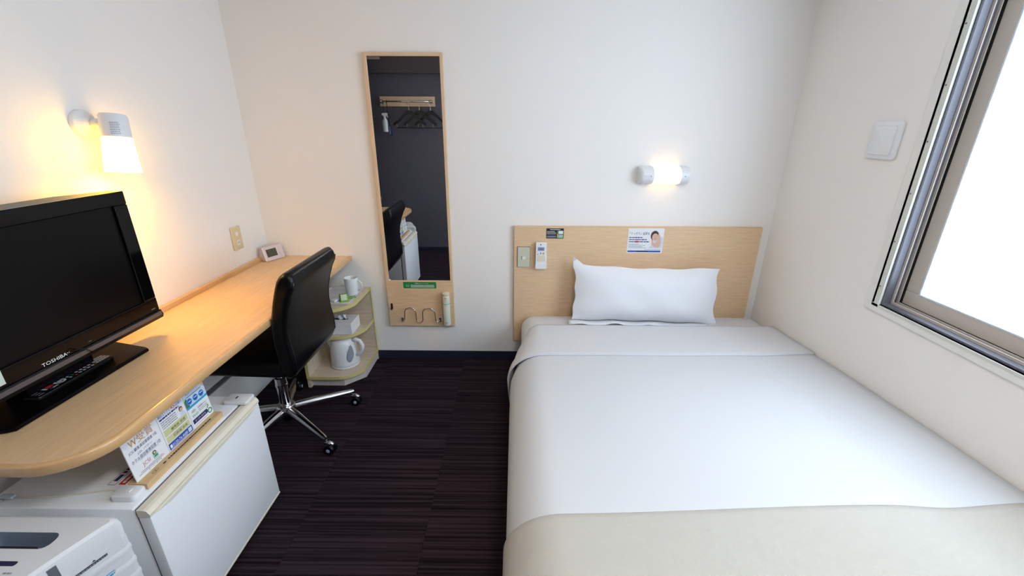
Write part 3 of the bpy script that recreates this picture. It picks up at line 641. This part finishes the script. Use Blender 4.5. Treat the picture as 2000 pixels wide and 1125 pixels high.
# ------------------------------------------------------------------ office chair
chx, chy = -1.172, 1.832
chair = thing('office_chair', 'black leather office chair on a chrome star base at the desk', 'chair', (chx, chy, 0))
yA, yB = 1.597, 2.047
def slab(path, th, taper=1.0, rnd=.024, y0=yA, y1=yB, close=True):
    """padded slab: path of (x, z, thickness) points in the side view, swept across the chair width with rounded edges"""
    secs = []; m = len(path); P = [Vector((p[0], p[1])) for p in path]
    for i in range(m):
        a, b2 = P[max(i-1, 0)], P[min(i+1, m-1)]; t = (b2-a).normalized(); nrm = Vector((-t.y, t.x)); h = path[i][2]/2
        ins = path[i][3] if len(path[i]) > 3 else 0
        ya, yb = y0+ins, y1-ins; r = min(rnd, h*.98); sec = []
        for (cy, cn, a0) in ((yb-r, h-r, 0), (ya+r, h-r, 90), (ya+r, -h+r, 180), (yb-r, -h+r, 270)):
            for k in range(6):
                q = math.radians(a0+90*k/5); yy = cy+r*math.cos(q); nn = cn+r*math.sin(q); p = P[i]+nrm*nn; sec.append((p.x, yy, p.y))
        for s0 in ():
            pass
        secs.append(sec)
    return MB().loft(secs)
back = [(-1.005, .432, .030, .02), (-.992, .452, .058, .006), (-.985, .480, .074), (-.986, .54, .078), (-.992, .60, .074), (-.991, .66, .070), (-.983, .72, .068), (-.967, .78, .068), (-.946, .84, .070), (-.931, .872, .074), (-.922, .893, .066, .004), (-.916, .909, .046, .010), (-.912, .919, .016, .022)]
obj('backrest', slab(back, .07), LEATHER, chair, 60)
seat = [(-.975, .468, .040, .02), (-.995, .470, .066, .006), (-1.03, .474, .078), (-1.10, .478, .080), (-1.20, .480, .080), (-1.30, .482, .080), (-1.38, .480, .078), (-1.42, .470, .066, .004), (-1.44, .460, .036, .016), (-1.446, .456, .012, .03)]
obj('seat', slab(seat, .08), LEATHER, chair, 60)
for y in (yA+.010, yB-.010):   # piping along the rear rim of the backrest
    pts = []
    for i in range(2, 11):
        a, b2 = Vector(back[i-1][:2]), Vector(back[i+1][:2]); t = (b2-a).normalized(); nrm = Vector((-t.y, t.x)); p = Vector(back[i][:2])-nrm*(back[i][2]/2-.004); pts.append((p.x, y+(.006 if y < 1.8 else -.006), p.y))
    obj('piping', MB().tube(pts, .0052, 6), LEATHS, chair, True)
def rear_x(z):
    for i in range(2, 11):
        if back[i][1] <= z <= back[i+1][1]:
            k = (z-back[i][1])/(back[i+1][1]-back[i][1]); return back[i][0]+k*(back[i+1][0]-back[i][0])+.5*(back[i][2]*(1-k)+back[i+1][2]*k)
obj('piping', MB().tube([(rear_x(.862)-.002, yA+.012+(yB-yA-.024)*i/10, .862) for i in range(11)], .0032, 6), LEATHS, chair, True)
obj('seat_plate', MB().box(chx-.10, chx+.10, chy-.09, chy+.09, .428, .4395, .003), BLACKP, chair)
obj('gas_column', MB().lathe([(.016, .30), (.016, .428)], (chx, chy, 0), n=20), CHROME, chair, 40)
obj('column_sleeve', MB().lathe([(.025, .145), (.026, .15), (.026, .250), (.029, .252), (.029, .262), (.027, .264), (.026, .30), (.017, .302)], (chx, chy, 0), n=24), CHROME, chair, 40)
obj('column_foot', MB().lathe([(.020, .045), (.024, .05), (.024, .10)], (chx, chy, 0), n=20), BLACKP, chair, 40)
obj('hub', MB().lathe([(.036, .096), (.045, .100), (.045, .135), (.040, .142), (.027, .1445)], (chx, chy, 0), n=28), CHROME, chair, 40)
A0 = 37.6
legm = None
for k in range(5):
    a = math.radians(A0+72*k); ca, sa = math.cos(a), math.sin(a)
    secs = []
    for r, wd, zt, ht in ((.036, .021, .136, .032), (.10, .0195, .130, .030), (.21, .017, .114, .026), (.315, .014, .098, .022), (.338, .010, .093, .016)):
        sec = []
        for u, v in ((-1, -.9), (-.85, -1), (.85, -1), (1, -.9), (1, -.15), (.62, .85), (.3, 1), (-.3, 1), (-.62, .85), (-1, -.15)):
            sec.append((chx+ca*r-sa*u*wd, chy+sa*r+ca*u*wd, zt-ht/2+v*ht/2))
        secs.append(sec)
    lg_ = obj('leg', MB().loft(secs), CHROME, chair, 50)
    px, py = chx+ca*.326, chy+sa*.326; tw = math.radians((-40, -8, 20, 40, 25)[k])+a   # caster swivel
    cs2, sn2 = math.cos(tw), math.sin(tw); wc = Vector((px+cs2*.022, py+sn2*.022, .0275)); ax = Vector((-sn2, cs2, 0))
    ca_ = obj('caster', MB().lathe([(.007, .050), (.007, .092)], (px, py, 0), n=12).tube([(px, py, .056), wc+Vector((0, 0, .031)), wc+Vector((cs2*.022, sn2*.022, .020))], .011, 10), CHROME, chair, True)
    for s_ in (-1, 1):
        wl = MB().lathe([(.008, 0), (.024, .001), (.0272, .004), (.0272, .013), (.025, .017), (.012, .0185)], wc+ax*(.004*s_), ax*s_, 24); obj('wheel', wl, BLACKP, ca_, 40)
        obj('wheel_cap', MB().lathe([(.0095, .0186), (.0095, .0198), (.007, .0204)], wc+ax*(.004*s_), ax*s_, 16), mat('pale_blue_cap', (168, 184, 214), .4), ca_, 40)

# ------------------------------------------------------------------ fridge
FX, FY0, FY1, FZ = -.990, .862, 1.384, .500
fg = thing('mini_fridge', 'white mini fridge with a cream door handle under the desk', 'fridge', (-1.22, 1.12, 0))
obj('cabinet', MB().box(-1.450, FX-.042, FY0, FY1, .015, FZ, .006), FRIDGEW, fg, 40)
obj('gasket', MB().box(FX-.0425, FX-.034, FY0+.006, FY1-.006, .03, FZ-.008), GREYG, fg)
dr = obj('door', MB().box(FX-.034, FX, FY0, FY1, .028, FZ-.0275, .004), FRIDGEW, fg, 40)
hs = [(FX-.032, FZ-.0272), (FX+.001, FZ-.0272), (FX+.002, FZ-.018), (FX-.005, FZ-.006), (FX-.014, FZ-.003), (FX-.032, FZ-.003)]
obj('door_handle', MB().prism(hs, FY0-.001, FY1+.001, 'y'), CREAM, dr, label='cream moulded grip along the door top')
g2 = MB().prism([(FY0+.07, FZ-.040), (FY1-.07, FZ-.040), (FY1-.012, FZ-.0272), (FY0+.012, FZ-.0272)], FX-.001, FX+.0035, 'x', .0015); obj('grip_lip', g2, CREAM, dr)
obj('bottom_trim', MB().box(FX-.034, FX+.0005, FY0, FY1, .020, .0275, .001), CREAM, dr)
for y in (FY0+.03, FY1-.03):
    for x in (-1.42, FX-.07): obj('foot', MB().lathe([(.014, 0), (.016, .002), (.014, .0155)], (x, y, 0), n=12), BLACKP, fg)
obj('hinge_cover', MB().prism(rrect(-1.085, -.996, 1.326, 1.383, .008), FZ, FZ+.014, 'z', .004), WHITEP, fg, 40)
obj('hinge_slot', MB().box(-1.05, -1.044, 1.348, 1.362, FZ+.0142, FZ+.0146), BLACK, fg)
sk = Print((-1.10, .965, FZ), (0, 1, 0), (-1, 0, 0), (0, 0, 1))
def outl(u0, u1, v0, v1, t, m):
    for q in ((u0, u1, v0, v0+t), (u0, u1, v1-t, v1), (u0, u0+t, v0, v1), (u1-t, u1, v0, v1)): sk.rect(*q, m)
outl(-.02, .085, .052, .074, .0014, NAVYI); sk.lines(-.006, .07, .057, .012, NAVYI, seed=2)
sk.rect(-.018, .070, .024, .044, REDI); sk.lines(-.012, .064, .030, .008, WHITEI, 2, seed=7)
sk.ring(.025, .006, .012, .0145, NAVYI); sk.rect(-.04, .015, .002, .0045, NAVYI); sk.rect(-.02, .05, -.010, -.008, NAVYI); sk.rect(.045, .07, .004, .016, GREENI)
sk.build(fg, 'sticker_print')
# little box with a cable on the fridge top
cb = thing('cable_box', 'small white plastic box with a thin cable on the fridge', 'adapter', (-1.073, .905, FZ))
obj('case', MB().prism(rrect(-1.112, -1.042, .884, .930, .012), FZ+.0003, FZ+.020, 'z', .006), WHITEP, cb, 40)
obj('ridge', MB().box(-1.080, -1.066, .900, .913, FZ+.0202, FZ+.0225, .001), WHITEP, cb)
obj('cable', MB().tube([(-1.11, .915, FZ+.006), (-1.14, .925, FZ+.003), (-1.19, .915, FZ+.0025), (-1.26, .902, FZ+.0025), (-1.33, .897, FZ+.0025), (-1.39, .895, FZ+.0025)], .0020, 6), CREAM, cb, True)
obj('plug', MB().box(-1.425, -1.388, .888, .902, FZ+.0004, FZ+.010, .003).box(-1.432, -1.41, .880, .886, FZ+.0004, FZ+.006, .002), mat('clear_plastic', (226, 232, 236), .1, trans=.4), cb)
# ------------------------------------------------------------------ sign on the fridge
sg = thing('hotel_sign', 'white three-panel notice in a wooden block on the fridge', 'sign', (-1.068, 1.096, FZ))
obj('wooden_block', MB().box(-1.096, -1.041, .930, 1.262, FZ+.0003, FZ+.021, .001), BLOCKW, sg)
ln = math.radians(4.5); Us = Vector((-math.sin(ln), 0, math.cos(ln))); Ns = Vector((math.cos(ln), 0, math.sin(ln)))
Os = Vector((-1.0705, .934, FZ+.0213)); CW, CH = .326, .146
pq = [Os, Os+Vector((0, CW, 0)), Os+Vector((0, CW, 0))+Us*CH, Os+Us*CH]; th = Ns*-.003
obj('card', MB().add(pq+[p+th for p in pq], [(0, 1, 2, 3), (7, 6, 5, 4), (0, 4, 5, 1), (1, 5, 6, 2), (2, 6, 7, 3), (3, 7, 4, 0)]), PAPER, sg)
P = Print(Os, (0, 1, 0), Us, Ns); a1, a2 = .122, .230
P.rect(a1-.0006, a1+.0006, 0, CH, GREYI); P.rect(a2-.0006, a2+.0006, 0, CH, GREYI)
P.text('W', .020, .101, .021, GOLDI, .026); P.text('受賞', .048, .099, .027, ORANGEI, .054)
P.text('JCSI 顧客満足度調査 1位', .010, .082, .012, NAVYI, .098); P.text('J.D. パワー', .034, .068, .009, NAVYI, .05); P.text('ホテル宿泊客満足度 1位', .008, .053, .012, NAVYI, .102); P.rect(.03, .10, .0505, .0512, BLUEI)
P.disc(.078, .039, .0065, BLACK, 2); P.disc(.078, .039, .004, KHAKI, 3); P.rect(.070, .088, .020, .034, MINTI); P.rect(.074, .085, .026, .029, BLACK, 2)
P.text('JCSI', .034, .022, .016, mat('ink_rose', (196, 120, 128), .6), .026); P.lines(.02, .10, .015, .002, GREYI, seed=60); P.lines(.012, .105, .0105, .002, GREYI, seed=61); P.text('スーパーホテル', .042, .0035, .006, NAVYI, .05)
P.text('スーパーホテルグループは', a1+.006, .131, .009, NAVYI, .092); P.text('関西エリアで', a1+.006, .116, .011, BLUEI, .048); P.text('45', a1+.056, .116, .013, REDI, .018); P.text('店舗の', a1+.076, .116, .010, BLUEI, .026)
P.lines(a1+.007, a1+.085, .107, .005, NAVYI, seed=62)
for k in range(4): P.lines(a1+.008, a1+.068, .098-.007*k, .0035, GREYI, seed=63+k)
P.disc(a1+.089, .096, .0075, HAIRI, 2, 14, .009); P.disc(a1+.0895, .0935, .0058, SKINI, 3, 14, .0072); P.poly([(a1+.078, .070), (a1+.103, .070), (a1+.100, .084), (a1+.090, .087), (a1+.081, .084)], PALEI, 2)
P.rect(a1+.006, a1+.102, .050, .072, KHAKI); P.rect(a1+.006, a1+.102, .026, .047, KHAKI)
P.text('優秀賞 受賞', a1+.032, .056, .009, BLACK, .060); P.rect(a1+.03, a1+.092, .0525, .0533, BLACK, 2); P.text('石賀賞 受賞', a1+.032, .032, .009, BLACK, .060); P.lines(a1+.03, a1+.07, .043, .002, GREYI, seed=70)
P.rect(a1+.004, a1+.104, .002, .024, BLUEI); P.text('0120-76-4680', a1+.018, .008, .010, WHITEI, .064, 3); P.rect(a1+.008, a1+.016, .008, .018, WHITEI, 2); P.rect(a1+.086, a1+.100, .006, .020, PALEI, 2); P.rect(a1+.008, a1+.08, .0045, .0058, WHITEI, 2)
P.rect(a2+.001, a2+.0955, .076, .1455, PALEI); P.rect(a2+.001, a2+.0955, .072, .080, CYANI, 2); P.poly([(a2+.001, .080), (a2+.016, .080), (a2+.020, .100), (a2+.008, .112), (a2+.001, .104)], mat('ink_dark_leaf', (70, 120, 88), .6), 2); P.poly([(a2+.076, .128), (a2+.0955, .110), (a2+.0955, .140)], SKINI, 2)
P.text('健康イオン', a2+.012, .120, .014, CYANI, .056, 3); P.lines(a2+.01, a2+.08, .112, .002, BLACK, 3, seed=71)
for k in range(3): P.disc(a2+.020+.027*k, .096-.001*k, .0115, CYANI, 3); P.disc(a2+.020+.027*k, .096-.001*k, .0085, BLUEI, 4, 16); P.lines(a2+.014+.027*k, a2+.027+.027*k, .0955, .003, WHITEI, 5, seed=72+k)
for k in range(3): P.ring(a2+.022, .050, .0035+.0035*k, .005+.0035*k, GREENI, 2, 30, 150, 8)
P.text('WiFi', a2+.010, .036, .010, GREENI, .028); P.rect(a2+.042, a2+.066, .052, .062, PALEI); P.lines(a2+.045, a2+.064, .0555, .003, ORANGEI, 3, seed=76)
for k in range(3): P.lines(a2+.042, a2+.082, .047-.006*k+.02*(k == 2), .0025, GREYI, seed=77+k)
P.poly([(a2+.006, .014), (a2+.070, .014), (a2+.078, .020), (a2+.072, .030), (a2+.006, .030)], INDIGO); P.text('スーパーホテル', a2+.014, .018, .008, WHITEI, .05, 3)
P.ring(a2+.084, .016, .0065, .010, GREENI, 2); P.poly([(a2+.073, .030), (a2+.079, .036), (a2+.081, .030)], GREENI, 2); P.poly([(a2+.079, .034), (a2+.083, .046), (a2+.085, .034)], GREENI, 2); P.lines(a2+.008, a2+.07, .006, .002, GREYI, seed=80)
P.build(sg)
bp_ = Print((-1.0405, .93, FZ+.0212), (0, 1, 0), (-1, 0, 0), (0, 0, 1)); bp_.ring(.045, .014, .005, .006, MAROON); bp_.ring(.056, .016, .004, .005, MAROON); bp_.disc(.083, .013, .006, BLACK, 1, 10, .003); bp_.lines(.098, .29, .011, .005, BLACK, seed=81); bp_.build(sg, 'engraving')

# ------------------------------------------------------------------ appliance in the lower left corner
AZ = .530
af = thing('air_purifier', 'white plastic air purifier with a handle recess standing before the fridge', 'appliance', (-1.2, .69, 0))
def aplan(ins=0):
    return [(-1.375+ins, .575+ins), (-1.115, .575+ins)]+[(-1.105-ins+.0, .582+ins), (-1.085-ins, .625), (-1.058-ins, .70), (-1.030-ins, .765), (-1.014-ins, .800), (-1.018-ins, .815-ins), (-1.035, .820-ins), (-1.375+ins, .820-ins)]
def ring_at(ins, z): return [(x, y, z) for x, y in aplan(ins)]
obj('body', MB().loft([ring_at(.004, .012), ring_at(0, .02), ring_at(0, AZ-.060)]), WHITEP, af, 30)
for k in range(3):
    obj('ridge', MB().loft([ring_at(.0005, AZ-.095-.045*k-.020), ring_at(-.0015, AZ-.095-.045*k-.010), ring_at(-.0015, AZ-.095-.045*k-.002), ring_at(.0005, AZ-.095-.045*k+.008)]), WHITEP, af, 40)
hx0, hx1, hy0, hy1 = -1.29, -1.112, .722, .766
top = MB().loft([ring_at(.001, AZ-.0598), ring_at(0, AZ-.020), ring_at(.003, AZ-.006), ring_at(.012, AZ)], caps=False)
bmt = bmesh.new(); ov = [bmt.verts.new(p) for p in ring_at(.012, AZ)]; hv = [bmt.verts.new((x, y, AZ)) for x, y in rrect(hx0, hx1, hy0, hy1, .018)]
for L_ in (ov, hv):
    for i in range(len(L_)): bmt.edges.new((L_[i], L_[(i+1) % len(L_)]))
bmesh.ops.triangle_fill(bmt, use_beauty=True, edges=bmt.edges[:]); top.bm(bmt)
obj('top_cover', top, WHITEP, af, 30)
rc = MB(); rr0 = rrect(hx0, hx1, hy0, hy1, .018); rr1 = rrect(hx0+.006, hx1-.010, hy0+.004, hy1-.004, .014)
rc.loft([[(x, y, AZ) for x, y in rr0], [(x, y, AZ-.05) for x, y in rr1]], caps=False); rc.add([(x, y, AZ-.05) for x, y in rr1], [tuple(range(len(rr1)))])
obj('handle_recess', rc, mat('recess_grey_blue', (142, 158, 178), .5), af, 40)
obj('recess_shadow_strip', MB().box(hx0+.02, hx1-.03, hy0+.0045, hy0+.009, AZ-.045, AZ-.004), BLACK, af)  # black strip painting the shadow along one side of the recess
tpz = Print((-1.375, .575, AZ), (1, 0, 0), (0, 1, 0), (0, 0, 1)); tpz.poly(rrect(.10, .236, .104, .116, .005), mat('display_navy', (40, 44, 82), .2))
for k in range(4): tpz.lines(.14+.03*k, .16+.03*k, .085, .004, GREYI, seed=90+k)
for k in range(2):
    u = .205+.03*k
    for q in ((u, u+.022, .066, .067), (u, u+.022, .079, .080), (u, u+.001, .066, .08), (u+.021, u+.022, .066, .08)): tpz.rect(*q, GREYI)
    tpz.rect(u+.008, u+.014, .071, .075, GREYG)
tpz.build(af, 'control_print')
obj('side_slot', MB().add([(-1.066, .676, AZ-.012), (-1.066+.006, .692, AZ-.012), (-1.066+.008, .692, AZ-.10), (-1.066+.002, .676, AZ-.10)], [(0, 1, 2, 3)]), GREYG, af)
fp = Print(Vector((-1.0805, .640, 0)), Vector((.052, .135, 0)).normalized(), (0, 0, 1), Vector((.135, -.052, 0)).normalized())
fp.N = fp.N*8
fp.rect(.065, .140, .452, .459, BLACK); fp.lines(.068, .137, .4535, .0035, GREYI, 1.2, seed=95); fp.poly([(.108, .461), (.116, .461), (.112, .466)], BLACK)
fp.rect(.092, .142, .383, .400, CYANI); fp.rect(.094, .140, .385, .398, PALEI, 1.2); fp.lines(.097, .137, .389, .005, CYANI, 1.4, seed=96)
fp.build(af, 'side_print')

# ------------------------------------------------------------------ coat rail on the rear wall (seen in the mirror)
cr_ = thing('coat_rail', 'wooden board with a chrome coat rail on the rear wall', 'coat rail', (-1.23, YR+.001, 1.69))
obj('board', MB().box(-1.533, -.918, YR+.001, YR+.019, 1.690, 1.792, .001), WOODX, cr_)
RY, RZ = YR+.075, 1.738
obj('rail', MB().tube([(-1.505, RY, RZ), (-.955, RY, RZ)], .0085, 14), CHROME, cr_, True)
for x in (-1.507, -.953):
    obj('bracket', MB().lathe([(.022, 0), (.022, .004), (.011, .007), (.009, .056)], (x, YR+.019, RZ), (0, 1, 0), 18).lathe([(.002, -.018), (.012, -.014), (.0175, 0), (.012, .014), (.002, .018)], (x, RY, RZ), (1, 0, 0), 18), CHROME, cr_, 40)
HANG = mat('dark_hanger_wood', (18, 12, 15), .35)
def hanger(x, dy, rot, label):
    h = thing('coat_hanger', label, 'hanger', (x, RY, RZ-.01), 'hangers on the coat rail'); M = Matrix.Translation((x, RY+dy, 0)) @ Matrix.Rotation(math.radians(rot), 4, 'Z')
    def T(mb): mb.v = [tuple(M @ Vector(v)) for v in mb.v]; return mb
    hook = [(.0, 0, 1.650), (0, 0, 1.690), (-.004, 0, 1.702), (-.016, -dy*.5, 1.712), (-.024, -dy, 1.728), (-.019, -dy, 1.744), (-.004, -dy, 1.7515), (.010, -dy, 1.746), (.015, -dy, 1.734)]
    obj('hook', T(MB().tube(hook, .0022, 8)), CHROME, h, True)
    obj('collar', T(MB().lathe([(.005, 1.645), (.005, 1.672)], (0, 0, 0), n=10)), mat('brass_collar', (190, 170, 130), .3, metal=.8), h)
    for s_ in (-1, 1):
        secs = []
        for d_, zz, ht, th_ in ((0, 1.628, .046, .012), (.03, 1.620, .046, .014), (.075, 1.585, .036, .017), (.13, 1.535, .030, .021), (.172, 1.508, .030, .025), (.188, 1.498, .022, .018)):
            secs.append([(s_*d_, -th_/2, zz-ht/2), (s_*d_, th_/2, zz-ht/2), (s_*d_, th_/2*.7, zz+ht/2), (s_*d_, -th_/2*.7, zz+ht/2)])
        obj('arm', T(MB().loft(secs)), HANG, h, 60)
        obj('bar_clip', T(MB().tube([(s_*.150, 0, 1.515), (s_*.150, 0, 1.463)], .0028, 8)), mat('brass_collar', (190, 170, 130)), h)
    obj('trouser_bar', T(MB().tube([(-.156, 0, 1.465), (.156, 0, 1.465)], .0052, 10)), HANG, h, True)
hanger(-1.197, .026, 6, 'dark coat hanger nearest the spray bottle in the mirror')
hanger(-1.085, .004, 5, 'dark coat hanger in the middle of the rail')
hanger(-.965, -.020, 5, 'dark coat hanger at the right end of the rail')
sb = thing('spray_bottle', 'white trigger spray bottle hanging from the rail in the mirror', 'spray bottle', (-1.478, RY+.006, 1.42)); s0 = (-1.478, RY+.006, 1.420)
obj('bottle', MB().lathe([(.026, 0), (.030, .004), (.031, .09), (.028, .118), (.016, .142), (.013, .155)], s0, n=20), mat('translucent_white', (206, 212, 212), .35), sb, 40)
obj('trigger_head', MB().prism([(-.030, .178), (-.026, .196), (.020, .200), (.034, .196), (.034, .182), (.016, .176), (.014, .155), (-.012, .155), (-.012, .170)], -.010, .010, 'y', .002).prism([(.018, .180), (.030, .182), (.040, .150), (.034, .148)], -.006, .006, 'y'), WHITEP, sb)
hd = sb.children[-1]; hd.data.transform(Matrix.Translation((s0[0]-sb.location.x+sb.location.x, s0[1], s0[2])))
obj('strap', MB().tube([(s0[0], s0[1], s0[2]+.195), (s0[0]-.006, RY, RZ-.03), (s0[0]-.006, RY-.010, RZ), (s0[0]-.006, RY, RZ+.0105), (s0[0]-.006, RY+.0115, RZ-.002), (s0[0], s0[1], s0[2]+.2)], .0020, 6), BLACKP, sb, True)
sh = thing('shoe_horn', 'blue shoe horn hanging on a dark strap beside the spray bottle', 'shoe horn', (-1.432, RY+.004, 1.385))
shg = []
for i in range(11):
    v = i/10; row = []
    for j in range(7):
        u = j/6-.5; wd = .038*(math.sin(math.pi*min(1, .22+v*.78))**.6)+.006; row.append((-1.418-.0*v+u*wd-.010*v, RY+.012-.010*(1-4*u*u), 1.385+.105*v))
    shg.append(row)
obj('blade', MB().sheet(shg, .002), mat('blue_plastic', (40, 62, 120), .15, coat=.5), sh, True)
obj('strap', MB().tube([(-1.428, RY+.012, 1.488), (-1.436, RY+.006, 1.62), (-1.446, RY, RZ-.03), (-1.446, RY-.0115, RZ), (-1.446, RY, RZ+.0115), (-1.446, RY+.0115, RZ), (-1.444, RY+.004, RZ-.03), (-1.430, RY+.012, 1.49)], .0035, 6), mat('strap_dark', (40, 26, 40), .7), sh, True)
